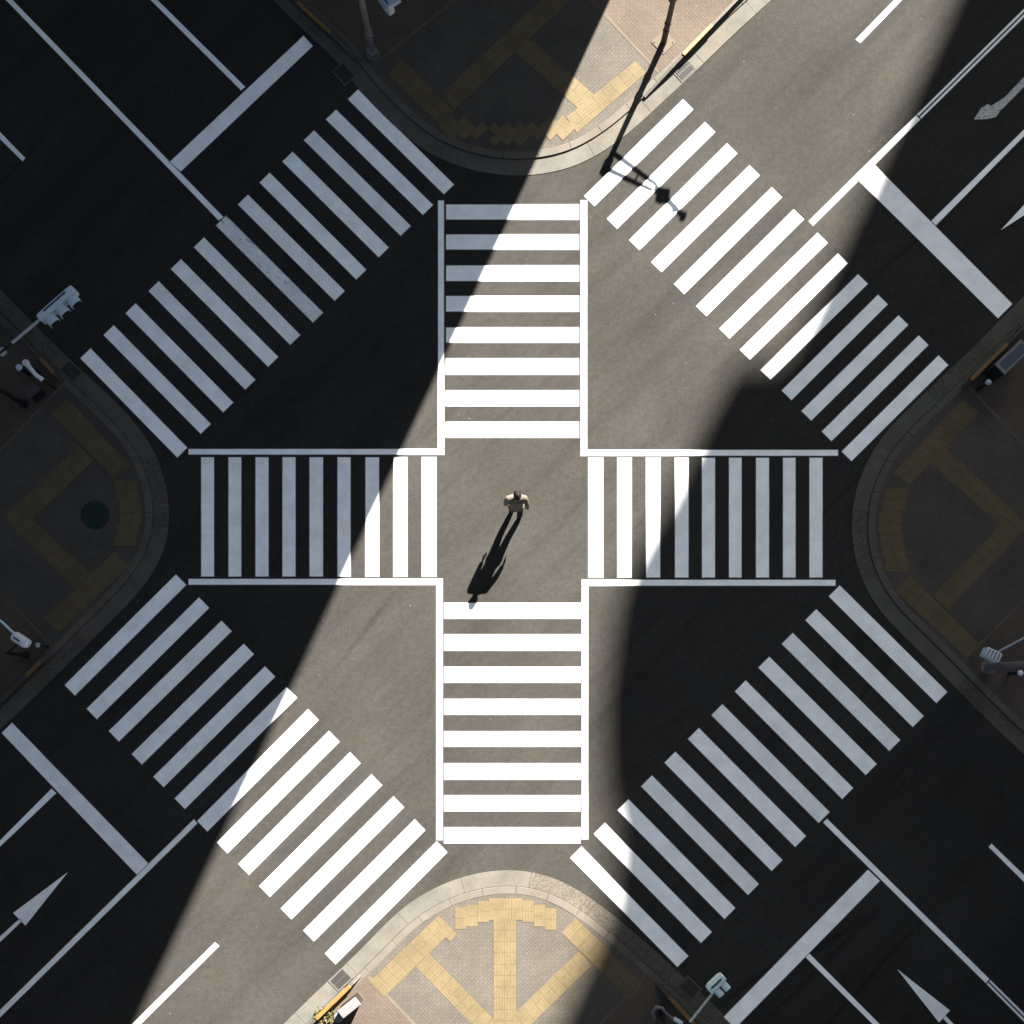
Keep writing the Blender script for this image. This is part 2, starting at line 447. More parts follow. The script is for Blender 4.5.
# the arc of turned tiles along the kerb
hs=6.2
for k in range(-12,13):
    for j in range(-4,5):
        cx=507+k*hs*2+(hs if j%2 else 0); cy=128+j*hs
        mid=132.5-((cx-507)/75)**2*9
        if abs(cx-507)<68 and abs(cy-mid)<8.5 and not (486.0<cx<489.5):
            tquad(mb,[(cx-hs,cy),(cx,cy-hs),(cx+hs,cy),(cx,cy+hs)],ZT+.0005)
TAC['top']=mb
TL={'bottom':'yellow tactile tiles fanning out across the sunlit bottom corner pavement',
    'left':'yellow tactile tiles around the green manhole cover on the left corner pavement',
    'right':'shaded yellow tactile tiles on the right corner pavement',
    'top':'yellow tactile tiles on the top corner pavement, half of them in sun'}
for nm,mb in TAC.items():
    tag(mb.build('tactile_paving',M['tactile']),TL[nm],'tactile paving','tactile paving on the four corners')

# ------------------------------------------------------------------ road markings
ZM=.006
def lerp(a,b,t): return (a[0]+(b[0]-a[0])*t,a[1]+(b[1]-a[1])*t)
def mquad(mb,q,z=ZM,m=0):
    # split long stripes so that edges can wander by a few millimetres, as rolled paint does
    a,b,c,d=[P(x,y,z).xy for x,y in q]
    e=(d-a).normalized(); f=(c-b).normalized(); g=(b-a).normalized(); k=.004
    mb.sheet([a-e*k-g*k,b-f*k+g*k,c+f*k+g*k,d+e*k-g*k],z-.003,3)
    k=.014
    a,b,c,d=a+(e+g)*k,b+(f-g)*k,c-(f+g)*k,d-(e-g)*k
    n=max(1,int((b-a).length/.35)); top=[]; bot=[]
    for i in range(n+1):
        j=Vector((random.uniform(-.0016,.0016),random.uniform(-.0016,.0016)))
        k=Vector((random.uniform(-.0016,.0016),random.uniform(-.0016,.0016)))
        top.append(a.lerp(b,i/n)+j); bot.append(d.lerp(c,i/n)+k)
    for i in range(n): mb.sheet([top[i],top[i+1],bot[i+1],bot[i]],z,m)
GX='zebra crossings of the scramble junction'
class Crossing:
    def __init__(s): s.q=[]
    def add(s,q,m=0): s.q.append((q,m))
    def build(s,name,mats):
        xs=[p for q,_ in s.q for p in q]
        c=P(sum(p[0] for p in xs)/len(xs),sum(p[1] for p in xs)/len(xs),0)
        r=thing(name,None,None,(c.x,c.y,0))
        for q,m in s.q:
            mb=MB(); mquad(mb,q)
            o=mb.build('stripe',[mats[m]]*3+[mats[3]],r); o.data.transform(Matrix.Translation((-c.x,-c.y,0)))
            if m==2: o['label']='badly worn stripe with tyre-scuffed paint'
        return r
def hz(ys,x0,x1):
    mb=Crossing()
    for y0,y1 in ys: mb.add([(x0,y0),(x1,y0),(x1,y1),(x0,y1)])
    return mb
def vt(xs,y0,y1):
    mb=Crossing()
    for a,b in xs: mb.add([(a,y0),(a,y1),(b,y1),(b,y0)])
    return mb
def diag(st,en,w,worn={}):
    mb=Crossing()
    for i,(s,e) in enumerate(zip(st,en)):
        mb.add([s,e,(e[0]+w[0],e[1]+w[1]),(s[0]+w[0],s[1]+w[1])],worn.get(i,0))
    return mb
PM=[M['paint'],M['paint_mid'],M['paint_worn'],M['paint_rim']]
tag(hz([(204,220),(234,250),(265,281.5),(295.5,312),(327,343),(358,375),(390,406.5),(421.5,438)],445.6,579.2).build('zebra_crossing',PM),
    'zebra crossing of eight flat stripes directly above the walking person, toward the top corner','zebra crossing',GX)
tag(hz([(602.5,619),(634,651),(666.5,683),(698.7,715),(731,747),(763,780),(795,811.5),(827,843.5)],443.8,580.7).build('zebra_crossing',PM),
    "fully sunlit zebra crossing of eight flat stripes below the person's shadow, toward the bottom corner",'zebra crossing',GX)
tag(vt([(200.7,214.5),(228,241.7),(255,269),(282,296),(309,323.5),(337,351),(365,379.5),(393,407.7),(421.5,436.7)],456.8,577).build('zebra_crossing',PM),
    'zebra crossing of nine upright stripes left of the person, toward the green manhole cover','zebra crossing',GX)
tag(vt([(588,603.5),(617,632),(645.7,660.7),(674.5,689),(701.5,715.5),(728.5,742),(755.5,769.5),(782.5,796),(809,823)],457.3,578).build('zebra_crossing',PM),
    'zebra crossing of nine upright stripes right of the person, toward the right corner','zebra crossing',GX)
NWs=[(358,88.7),(336,109),(314,129.7),(292.5,151),(269.7,172),(248,194),(226,215),(204,236.7),(181,258.5),(158.7,280.5),(135.7,302.7),(113.7,324.5),(90.5,347.7)]
NWe=[(454.7,184.5),(433.7,205),(411.5,226),(389.5,247.5),(367,269.7),(345.5,291),(323.7,312.7),(301,335),(279,357),(256,379.7),(234,402.5),(211.5,424),(188,447.7)]
tag(diag(NWs,NWe,(-10.8,10.5),{6:2,2:1,5:1,7:1,9:1}).build('zebra_crossing',PM),
    'shaded slanting zebra crossing between the left and top corners, one of its stripes badly worn','zebra crossing',GX)
NEs=[(683,99),(705,121.7),(727,143),(749.5,165),(771.7,187),(793.7,209),(817.5,232.5),(838,253),(858,273.5),(878,294),(898.5,314.7),(918.7,334.7),(938.5,354.7)]
NEe=[(584,196),(606.7,218.7),(629,240),(651,262),(673.7,284),(696,306),(719,328.5),(739.5,349.7),(760,370),(781,390.5),(800.7,411),(821,431.5),(841,451.5)]
tag(diag(NEs,NEe,(10.5,10.3)).build('zebra_crossing',PM),
    'slanting zebra crossing between top and right corners, under the thin shadow of a pole','zebra crossing',GX)
SWs=[(64,685),(86,708.7),(108,731),(131,754),(152.7,776.7),(174,798.5),(196.5,821),(216.5,842.5),(238,864),(259,886),(280.5,908.5),(303,930.5),(324.7,953.5)]
SWe=[(176,573.7),(199,596.7),(221.5,620),(243.7,643),(265,665.5),(286.5,686.5),(308,708.7),(329,730.5),(350,752),(371.5,774),(393.5,796),(414.7,819),(436.7,841)]
tag(diag(SWs,SWe,(10.9,11.2)).build('zebra_crossing',PM),
    'slanting zebra crossing between the left and bottom corners, half in sun','zebra crossing',GX)
SEs=[lerp((839.7,584.7),(581.5,846),i/11) for i in range(12)]
SEe=[lerp((948,692),(689,956),i/11) for i in range(12)]
tag(diag(SEs,SEe,(-11.6,11.7),{5:1,2:1,8:1}).build('zebra_crossing',PM),
    'slanting zebra crossing of twelve stripes between the right and bottom corners, mostly shaded','zebra crossing',GX)
GB='thin right-angled border lines of the crossings'
def lshape(xa,xb,ya,yb,xe,ye):
    """xa..xb the upright leg, ya..yb the flat leg; xe, ye where they end"""
    mb=MB()
    mquad(mb,[(xa,ye),(xa,(ya if ye<ya else yb)),(xb,(ya if ye<ya else yb)),(xb,ye)])
    mquad(mb,[(xe,ya),(xb if xe<xa else xa,ya),(xb if xe<xa else xa,yb),(xe,yb)])
    return mb
tag(lshape(437.6,444.4,448.5,455,188,200).build('border_line',PM),'right-angled white line around the dark asphalt above left of the person','road line',GB)
tag(lshape(580.5,587.3,449.4,456.2,838.5,200).build('border_line',PM),'right-angled white line around the mostly sunlit asphalt above right of the person','road line',GB)
tag(lshape(436,443,578.4,585.2,188,840.3).build('border_line',PM),'right-angled white line around the half sunlit asphalt below left of the person','road line',GB)
tag(lshape(581.6,588.4,579.3,586.2,836,839.7).build('border_line',PM),'right-angled white line around the mostly shaded asphalt below right of the person','road line',GB)

def mark(name,q,label,cat,group,mat=0,z=ZM):
    mb=MB(); mquad(mb,q,z,0)
    return tag(mb.build(name,[PM[mat]]*3+[PM[3]]),label,cat,group)
def ext(q,k):
    """push the b,c end (beyond the frame) further out along the line"""
    a,b,c,d=q
    f=lambda p,r:(r[0]+(r[0]-p[0])*k,r[1]+(r[1]-p[1])*k)
    return [a,f(a,b),f(d,c),d]
GS='stop lines'; GL='lane lines on the approach roads'; GA='straight-ahead arrows'
mark('stop_line',[(169,162),(303.5,35),(313.5,46),(181,172)],'broad white stop line on the shaded upper left road','stop line',GS,z=.011)
mark('stop_line',[(875,164.5),(1013,304),(998,319),(858,180.5)],'broad white stop line on the upper right road, its inner end in sun','stop line',GS,z=.011)
mark('stop_line',[(12,722),(149,863.5),(137,875.5),(1,733)],'broad white stop line on the lower left road ahead of a white arrow','stop line',GS,1,z=.011)
mark('stop_line',[(880.5,881),(735,1029),(723,1017),(868,869)],'broad white stop line on the lower right road beside the mint signal','stop line',GS,z=.011)
mark('centre_line',ext([(224,217),(13,0),(5.5,0),(218.5,221)],1.5),'long white centre line of the upper left road, ending at the worn stripe','lane line',GL)
mark('lane_line',ext([(246,87),(158,0),(150,0),(241,91)],3),'thin white lane line meeting the stop line of the upper left road','lane line',GL)
mark('lane_dash',ext([(26,158),(0,131.5),(0,139.5),(22.7,162)],3),'short white dash at the left edge of the upper left road','lane line',GL)
def double(q,label):
    a,b,c,d=q; mb=MB()
    l2=lambda p,r,t:lerp(p,r,t)
    mquad(mb,[a,b,l2(b,c,.45),l2(a,d,.45)]); mquad(mb,[l2(a,d,.55),l2(b,c,.55),c,d])
    return tag(mb.build('centre_line',[PM[1]]*3+[PM[3]]),label,'lane line',GL)
mark('centre_line',[(808.5,221),(916,114.7),(921,119.5),(813,226)],'white centre line of the upper right road, crossing from sun into shade','lane line',GL)
double(ext([(916.3,114.4),(1024,8),(1029,13),(921.3,119.2)],1.2),'narrow doubled white line continuing the centre line of the upper right road')
mark('lane_line',ext([(930.5,221),(1024,129),(1024,136.5),(936,226)],3),'thin white lane line meeting the stop line of the upper right road','lane line',GL)
mark('lane_dash',ext([(855.5,39.5),(894,0),(902,0),(860.5,43)],2),'sunlit short white dash on the upper right road','lane line',GL)
mark('lane_line',ext([(51.5,788),(0,840),(0,847),(57,793)],3),'thin white lane line meeting the stop line of the lower left road','lane line',GL)
mark('centre_line',ext([(194,818.5),(0,1009.5),(0,1018),(198,823.5)],1.5),'long white centre line of the lower left road beside the arrow','lane line',GL,1)
mark('lane_dash',ext([(215,942),(132,1024),(141,1024),(219.5,946)],1.0),'sunlit white dash on the lower left road','lane line',GL)
mark('centre_line',[(827,818),(990,979),(986,984),(822.5,822.5)],'long white centre line of the lower right road','lane line',GL)
double(ext([(990.3,979.3),(1028,1016.5),(1023,1021.5),(986.3,984.3)],3),'narrow doubled white line continuing the centre line of the lower right road')
mark('lane_line',ext([(809,952.5),(880,1024),(872,1024),(804.7,957)],3),'thin white lane line meeting the stop line of the lower right road','lane line',GL)
mark('lane_dash',ext([(991.5,843),(1024,874.5),(1024,882.5),(988,847)],2),'short white dash at the right edge of the lower right road','lane line',GL)
def arrow(tip,l,r,stem_a,stem_b,end_a,end_b,label,mat=0):
    mb=MB(); z=ZM
    mb.sheet([P(*tip,z).xy,P(*l,z).xy,P(*r,z).xy],z)
    mquad(mb,[stem_a,end_a,end_b,stem_b],z)
    return tag(mb.build('lane_arrow',[PM[mat]]*3+[PM[3]]),label,'road arrow',GA)
arrow((68,872),(13,913),(25.5,925.5),(20.2,917.5),(22.8,921),(-60,990),(-56,996),'white straight arrow on the lower left road',1)
arrow((897,969),(950,1010.5),(939,1022.5),(945.5,1015),(942.5,1018.5),(1010,1082),(1007,1086),'slim white straight arrow on the lower right road',1)
arrow((1001,230),(1043,184),(1054,196),(1047,188),(1051,192),(1120,117),(1124,121),'white arrow tip poking in at the right edge of the upper right road')
mb=MB()
pl=[(974,119.5),(981,108),(988,104),(991,106),(1005,97),(1024,77),(1060,40),(1066,46),(1026,85),(1010,101),(1000,111),(996,117),(987,119)]
mb.sheet([P(*p,ZM).xy for p in pl],ZM)
tag(mb.build('lane_arrow',M['paint_ghost']),'faded old arrow on the shaded upper right road','road arrow',GA)

# ------------------------------------------------------------------ ironwork let into the ground
def drain(px,py,ang,label,group='drain grates in the gutters',w=.46,d=.34):
    c=P(px,py,.016); r=thing('drain_grate',label,'drain grate',(c.x,c.y,0),group,ang)
    f=MB()
    for y in (-d/2,d/2): f.box((0,y,.014),(w+.05,.035,.024))
    for x in (-w/2,w/2): f.box((x,0,.0145),(.035,d-.037,.023))
    f.build('frame',M['gutter'],r)
    b=MB(); b.box((0,0,.0135),(w-.03,d-.03,.008)); b.build('pit',M['black'],r)
    g=MB(); n=9
    for i in range(n): g.box((-w/2+.05+(w-.10)*i/(n-1),0,.024),(.020,d-.05,.012))
    g.box((0,0,.026),(w-.05,.02,.010)); g.build('bars',M['grate'],r)
    return r
drain(684,70,R(43),'sunlit steel drain grate in the gutter of the top corner, beside the brown pole')
drain(340.5,979.5,R(44),'sunlit steel drain grate in the gutter of the bottom corner, by the white cabinet')
drain(344,74,R(-48),'dark drain grate in the shaded gutter of the top corner')
drain(71,371,R(-45),'dark drain grate in the shaded gutter of the left corner')
drain(690,988,R(-43),'dark drain grate in the shaded gutter of the bottom corner, beside the amber rail cap')
c=P(95,515,Z_P); r=thing('manhole_cover','round dark green manhole cover on the left corner pavement','manhole cover',(c.x,c.y,Z_P))
mb=MB(); mb.tube([(0,0,0),(0,0,.008)],.36,40); mb.build('rim',M['iron'],r)
mb=MB(); mb.tube([(0,0,.006),(0,0,.014)],.33,40)
for a in range(12):
    an=a*math.pi/6; mb.box((.2*math.cos(an),.2*math.sin(an),.0155),(.16,.025,.006),Matrix.Rotation(an,3,'Z'))
mb.build('lid',M['green'],r)

# ------------------------------------------------------------------ low kerbside guard rails with an amber cap
def guard(nm,start,cap0,cap1,label,hgt=.34,length=9.0):
    """start: where the rail rises out of the ground; cap0..cap1: the amber part as seen in the photo"""
    s=P(*start,Z_P); a=P(*cap0,hgt); b=P(*cap1,hgt)
    d=(b-a); d.z=0; d.normalize(); n=Vector((-d.y,d.x,0))
    base=Vector((a.x,a.y,Z_P)); t0=(s-base).dot(d)
    r=thing('guard_rail',label,'guard rail',(a.x,a.y,Z_P),'low guard rails along the kerbs',math.atan2(d.y,d.x))
    L=(b-a).xy.length; hh=hgt-Z_P
    m=MB(); w=.035
    prof=[(t0,.0,.02),(t0*.45,.0,hh*.75),(-.02,.02,hh)]
    ts=[t0,t0*.6,t0*.3,0,L,L+length]; lo=[0,0,0,0,0,0]; up=[.03,hh*.55,hh*.85,hh,hh,hh]
    for i in range(len(ts)-1):
        x0,x1=ts[i],ts[i+1]
        v=[Vector((x0,-w,lo[i])),Vector((x1,-w,lo[i+1])),Vector((x1,w,lo[i+1])),Vector((x0,w,lo[i])),Vector((x0,-w,up[i])),Vector((x1,-w,up[i+1])),Vector((x1,w,up[i+1])),Vector((x0,w,up[i]))]
        fs=[(4,5,6,7),(0,1,5,4),(2,3,7,6),(0,3,2,1)]
        if i==0: fs.append((0,4,7,3))
        if i==len(ts)-2: fs.append((1,2,6,5))
        for f in fs: m.face([v[k] for k in f])
    m.build('rail',M['rail'],r)
    cp=MB(); cp.box((L/2,0,hh+.008),(L,.10,.035)); cp.build('amber_cap',M['yellow'],r,bevel=.012)
    for x in (.1,L+.5,L+3,L+6):
        pb=MB(); pb.box((x,0,.03),(.06,.05,.06)); pb.box((x,0,.006),(.12,.11,.012)); pb.build('post',M['pole_dark'],r)
    return r
guard('top',(645,98),(683,55),(712,25),'sunlit low tan rail with an amber cap beside the drain grate of the top corner',.19)
guard('top',(355,62),(331,33),(297,2),'shaded low rail with an amber cap at the upper left kerb of the top corner',.30)
guard('left',(62,383),(54,373),(40,358),'low rail with an amber cap below the three-lamp signal of the left corner',.30)
guard('left',(50,655),(40,662),(26,676),'low rail with a bright amber cap at the lower kerb of the left corner',.30)
guard('right',(962,388),(971,380),(1007,344),'low rail with an amber cap beside the grey cabinet on the right corner',.30)
guard('bottom',(362,976),(350,986),(316,1019),'sunlit low rail with a yellow cap beside the white cabinet of the bottom corner',.22)
guard('bottom',(655,984),(669,997),(694,1024),'shaded low rail with an amber cap at the right kerb of the bottom corner',.30)

# ------------------------------------------------------------------ signals, poles, cabinets
def rotz(d):
    d=Vector((d[0],d[1],0)).normalized(); return Matrix(((d.x,-d.y,0),(d.y,d.x,0),(0,0,1)))
def imgdir(dx,dy): return Vector((dx,-dy,0)).normalized()
def visor(m,c,M3,r,l):
    """open-bottomed hood pointing along local -y"""
    n=12
    for ring in (r,r*.9):
        for i in range(n):
            a0=R(-30)+R(240)*i/n; a1=R(-30)+R(240)*(i+1)/n
            q=[Vector((ring*math.cos(a),y,ring*math.sin(a))) for a,y in ((a0,0),(a1,0),(a1,-l),(a0,-l))]
            m.face([Vector(c)+M3@v for v in q])
def lens(m,c,M3,r):
    pts=[Vector(c)+M3@Vector((r*math.cos(2*math.pi*i/20),0,r*math.sin(2*math.pi*i/20))) for i in range(20)]
    m.face(pts[::-1])
def signal_head(root,c,along,lamps,housing,step=.29,r=.125,vertical=False,ww=None):
    """along: horizontal direction of the housing's long side, front on the right hand"""
    M3=rotz(along)
    L=step*len(lamps)+.08
    h=MB()
    dims=(L,.17,.36) if not vertical else (.40,.19,L)
    h.box(c,dims,M3); ho=h.build('housing',housing,root,bevel=.04,seg=3)
    k=MB(); bd=(L-.12,.03,.24) if not vertical else (.26,.03,L-.12)
    k.box(Vector(c)+M3@Vector((0,.095,0)),bd,M3); k.build('rear_door',housing,root,bevel=.01)
    s=MB(); s.box(Vector(c)+M3@Vector((0,.03,(dims[2]/2)+.004)),(dims[0]*.62,.045,.012),M3); s.build('vent_slot',M['slot'],root)
    for i,l in enumerate(lamps):
        o=(i-(len(lamps)-1)/2)*step
        p=Vector(c)+M3@(Vector((o,-dims[1]/2-.003,0)) if not vertical else Vector((0,-dims[1]/2-.003,-o)))
        ln_=MB(); lens(ln_,p,M3,r*.95); ln_.build('lens',M[l],root)
        vm=MB(); visor(vm,p,M3,r,.20); vm.build('visor',housing,root)
def pole_part(root,base,h,r0,r1,mat,z0=Z_P):
    m=MB(); b=Vector(base)
    m.tube([(b.x,b.y,z0),(b.x,b.y,z0+.02)],r0*2.0,16); m.build('base_flange',mat,root)
    m=MB(); m.tube([(b.x,b.y,z0+.01),(b.x,b.y,h*.5),(b.x,b.y,h)],[r0,(r0+r1)/2,r1],16); m.build('pole',mat,root,smooth=False)
# every signal empty stays at its pole base; its parts are given in world space and moved into it afterwards
def rebase(root,loc):
    loc=Vector((loc[0],loc[1],Z_P)); root.location=loc
    for o in root.children:
        if o.type=='MESH': o.data.transform(Matrix.Translation(-loc))
GP='traffic signals on the corners'
# top corner, right side: brown-black pole, its raised arm reaches over the road outside the frame
r=thing('street_pole','dark brown pole standing in sun on a pale square plate, throwing a long shadow','pole')
b=P(663.5,42.5,Z_P); d=rotz(imgdir(.72,-.69))
m=MB(); m.box((b.x,b.y,Z_P+.010),(.44,.44,.012),d)
m.build('base_plate',M['divider'],r,bevel=.003,seg=1)
for x in (-.16,.16):
    for y in (-.16,.16):
        m=MB(); q=b+d@Vector((x,y,0)); m.tube([(q.x,q.y,Z_P+.014),(q.x,q.y,Z_P+.03)],.016,8); m.build('anchor_bolt',M['iron'],r)
hp=2.28
m=MB(); m.tube([(b.x,b.y,Z_P+.016),(b.x,b.y,1.0),(b.x,b.y,hp)],[.078,.070,.062],16); m.build('pole',M['pole_dark'],r)
for z0 in (.62,.95):
    m=MB(); m.tube([(b.x,b.y,z0),(b.x,b.y,z0+.09)],.088,16); m.build('collar',M['pole_dark'],r)
m=MB(); m.box((b.x-.01,b.y-.02,2.14),(.20,.16,.26),d); m.build('junction_box',M['pole_dark'],r,bevel=.03)
ends=[]
for z0,s1 in ((1.92,(656,185)),(2.20,(651.5,190.5))):
    a0=Vector((b.x,b.y,z0)); a1=SH(*s1,3.35)
    am=MB(); am.tube([a0,a1],[.042,.036],10); am.build('arm',M['pole_dark'],r); ends.append((a0,a1))
for t in (.62,.86):
    am=MB(); am.tube([ends[0][0].lerp(ends[0][1],t),ends[1][0].lerp(ends[1][1],t)],.022,8); am.build('arm_brace',M['pole_dark'],r)
c0=SH(655,188,3.36); c1=SH(683,216.5,3.75); al=(c1-c0); al.z=0
am=MB(); am.tube([c0,c0.lerp(c1,.5),c1],[.06,.055,.045],10); am.build('end_bar',M['pole_dark'],r)
am=MB(); am.box(c0.lerp(c1,.27),(.30,.20,.17),rotz(al)); am.build('camera_housing',M['pole_dark'],r,bevel=.04)
am=MB(); am.box(c0.lerp(c1,.27)+Vector((.02,.03,.10)),(.10,.08,.10),rotz(al)); am.build('camera_mount',M['pole_dark'],r,bevel=.015)
am=MB(); am.box(c0.lerp(c1,.70)+Vector((.02,.05,.05)),(.10,.10,.12),rotz(al)); am.build('sensor',M['pole_dark'],r,bevel=.015)
am=MB(); am.box(c1,(.14,.12,.13),rotz(al)); am.build('end_cap',M['pole_dark'],r,bevel=.03)
rebase(r,b)

# top corner, left side: grey pole leaning out of the frame, pale head next to it
r=thing('traffic_signal','grey signal pole with a pale blue head at the shaded left of the top corner','traffic signal',group=GP)
b=P(373,54,Z_P); pole_part(r,b,3.6,.085,.07,M['pole_grey'])
m=MB(); m.box((b.x-.02,b.y-.02,Z_P+.14),(.24,.2,.22),rotz(imgdir(.7,.7))); m.build('base_box',M['pole_grey'],r,bevel=.03)
m=MB(); m.tube([(b.x,b.y,.9),(b.x,b.y,1.0)],.11,14); m.build('clamp',M['pole_grey'],r)
c=P(386,2,3.1); 
m=MB(); m.tube([(b.x,b.y,3.2),(c.x,c.y,3.25)],.03,8); m.build('arm',M['pole_grey'],r)
signal_head(r,c,imgdir(-.55,-.83),['lens_red','lens_green'],M['signal_grey'],vertical=False,step=.2,r=.085)
rebase(r,b)

# left corner, upper kerb: three-lamp signal over the road
r=thing('traffic_signal','pale three-lamp traffic signal reaching over the dark upper left road on a thin arm','traffic signal',group=GP)
zt=3.0; top=P(-26,374,zt); b=Vector((top.x,top.y,0)); pole_part(r,b,zt+.1,.06,.05,M['black'])
c=P(58,305,zt); e=P(38,321,zt)
m=MB(); m.tube([(b.x,b.y,zt),P(12,343,zt)],.028,8); m.build('arm',M['black'],r)
m=MB(); m.tube([P(12,343,zt),e.lerp(c,.3)],.034,10); m.build('arm_sleeve',M['arm_pale'],r)
signal_head(r,c,imgdir(.75,-.66),['lens_green','lens_amber','lens_red'],M['signal'],step=.325,r=.14)
m=MB(); m.box(P(2,352,2.7),(.18,.14,.16),rotz(imgdir(.75,-.66))); m.build('clamp_box',M['arm_pale'],r,bevel=.03)
rebase(r,b)

# bottom corner, right side: mint two-lamp signal
r=thing('traffic_signal','mint coloured two-lamp signal hanging over the road at the bottom corner','traffic signal',group=GP)
zt=3.0; top=P(676,1046,zt); b=Vector((top.x,top.y,0)); pole_part(r,b,zt+.1,.06,.05,M['black'])
c=P(716,983,zt-.08)
m=MB(); m.tube([(b.x,b.y,zt),P(690,1022,zt)],.028,8); m.build('arm',M['black'],r)
m=MB(); m.tube([P(690,1022,zt),P(713,993,zt)],.030,8); m.build('arm_sleeve',M['arm_pale'],r)
signal_head(r,c,imgdir(.72,-.69),['lens_green','lens_red'],M['signal_mint'],step=.20,r=.085)
rebase(r,b)

# right corner, lower kerb: grey pole with push-button box
r=thing('signal_pole','grey pole with a pale ribbed box at the lower end of the right corner pavement','signal pole',group=GP)
b=P(988,667,Z_P); pole_part(r,b,3.4,.095,.08,M['pole_grey'])
c=P(991,655,1.1); al=imgdir(.83,.40); M3=rotz(al)
m=MB(); m.box(c,(.40,.24,.34),M3); m.build('push_button_box',M['signal'],r,bevel=.03)
m=MB()
for i in range(4): m.box(c+M3@Vector((-.13+.085*i,0,.172)),(.030,.19,.02),M3)
m.build('cooling_ribs',M['pole_grey'],r)
m=MB(); m.tube([c+Vector((.12,.05,.02)),P(1024,638,1.5),P(1060,616,1.9)],.026,8); m.build('conduit',M['arm_pale'],r)
m=MB(); m.tube([(b.x,b.y,1.1),(c.x,c.y,1.1)],.03,8); m.build('bracket',M['pole_grey'],r)
rebase(r,b)

# left corner, lower kerb: white box on a thin bent pipe
r=thing('signal_pole','white rounded signal box on a thin post, lower end of left corner pavement','signal pole',group=GP)
b=P(26,655,Z_P); c=P(21,640,1.2); al=imgdir(.83,.55); M3=rotz(al)
pole_part(r,b,1.25,.05,.045,M['black'])
m=MB(); m.box(c,(.46,.24,.30),M3); m.build('signal_box',M['white'],r,bevel=.09,seg=4)
m=MB(); m.box(c+M3@Vector((-.05,-.02,.15)),(.18,.04,.012),M3); m.build('slot',M['slot'],r)
m=MB(); m.tube([c,P(2,622,1.3),P(-30,600,1.5)],.03,8); m.build('conduit',M['signal_mint'],r)
m=MB(); m.tube([(b.x,b.y,1.2),(c.x,c.y,1.2)],.03,8); m.build('bracket',M['black'],r)
rebase(r,b)

# left corner, upper kerb: white bent handrail post
r=thing('hand_rail','white bent pipe standing on the shaded upper part of the left corner pavement','hand rail')
p0,p1,p2,p3=P(26,363,.95),P(30,368,1.0),P(36,375,1.0),P(43,380,.92)
m=MB(); m.tube([p0,p1,p2,p3],[.065,.055,.05,.055],12); m.build('rail',M['white'],r,smooth=True)
for q in (p0,p3):
    m=MB(); m.tube([(q.x,q.y,Z_P),(q.x,q.y,q.z-.04)],.03,10); m.build('post',M['black'],r)
m=MB(); m.tube([(p0.x,p0.y,.9),(p0.x,p0.y,1.0)],.085,14); m.build('end_cap',M['white'],r,bevel=.02)
rebase(r,p0)
# bottom corner: bent grey hoop by the kerb
r=thing('hoop_barrier','curved grey steel hoop at the shaded edge of the bottom corner pavement','barrier')
pts=[P(655,1019,.75),P(652.5,1012,.85),P(656,1007,.88),P(662,1008,.88),P(667,1014,.85),P(675,1021,.8),P(683,1026,.7)]
m=MB(); m.tube(pts,.04,12); m.build('hoop',M['pole_grey'],r,smooth=True)
for q in (pts[0],pts[4]):
    m=MB(); m.tube([(q.x,q.y,Z_P),(q.x,q.y,q.z)],.03,10); m.build('post',M['black'],r)
m=MB(); m.box(P(678,1021,.82),(.26,.10,.08),rotz(imgdir(.8,.5))); m.build('cap',M['signal'],r,bevel=.03)
rebase(r,pts[0])

def cabinet(px,py,z,along,dims,label,body,lid,dark=None):
    c=P(px,py,z); M3=rotz(along)
    r=thing('utility_cabinet',label,'cabinet',(c.x,c.y,Z_P),'utility cabinets',0)
    r.rotation_euler.z=math.atan2(along.y,along.x)
    l,w=dims; h=z-Z_P
    m=MB(); m.box((0,0,.03),(l-.04,w-.04,.06)); m.build('plinth',M['gutter'],r)
    m=MB(); m.box((0,0,.06+(h-.12)/2),(l-.03,w-.03,h-.12)); m.build('body',body,r,bevel=.012)
    m=MB(); m.box((0,0,h-.03),(l,w,.06)); m.build('lid',lid,r,bevel=.02)
    m=MB(); m.box((l*.18,-(w-.03)/2-.006,h*.5),(.03,.014,.16)); m.build('handle',M['iron'],r)
    if dark:
        m=MB(); m.box((.02,0,h+.003),(l-.14,w-.14,.012)); m.build('solar_panel',dark,r,bevel=.004)
    return r
cabinet(349,1008,.75,imgdir(.78,-.62),(.56,.24),'white slim utility cabinet standing in sun on the bottom corner pavement',M['pole_dark'],M['lid_lit'])
cabinet(1013,357,.9,imgdir(.72,-.69),(.88,.36),'grey cabinet with a dark glassy top on the shaded right corner pavement',M['iron'],M['pole_grey'],M['slot'])

def bollard(px,py,z,label,r_=.07,cap='white',body='black'):
    c=P(px,py,z); r=thing('bollard',label,'bollard',(c.x,c.y,Z_P),'slim capped bollards')
    h=z-Z_P
    m=MB(); m.tube([(0,0,0),(0,0,h-.05)],r_*.6,14); m.build('post',M[body],r)
    m=MB(); m.tube([(0,0,h-.06),(0,0,h-.02),(0,0,h),(0,0,h+.015)],[r_,r_,r_*.8,r_*.3],16); m.build('cap',M[cap],r,smooth=True)
    return r
bollard(18.5,367,.8,'bollard with a round pale cap beside the white bent pipe of the left corner',.08,'signal')
bollard(37,645,.75,'bollard with a small grey cap beside the white signal box',.06,'arm_pale')
bollard(989,382,.8,'bollard with a pale cap below the amber-capped rail of the right corner',.07,'arm_pale')
bollard(1021,673,.8,'bollard with a white cap below the grey pole at the right edge',.07,'white')
bollard(338,1018,.5,'short grey bollard against the white cabinet on the bottom corner',.12,'pole_grey')
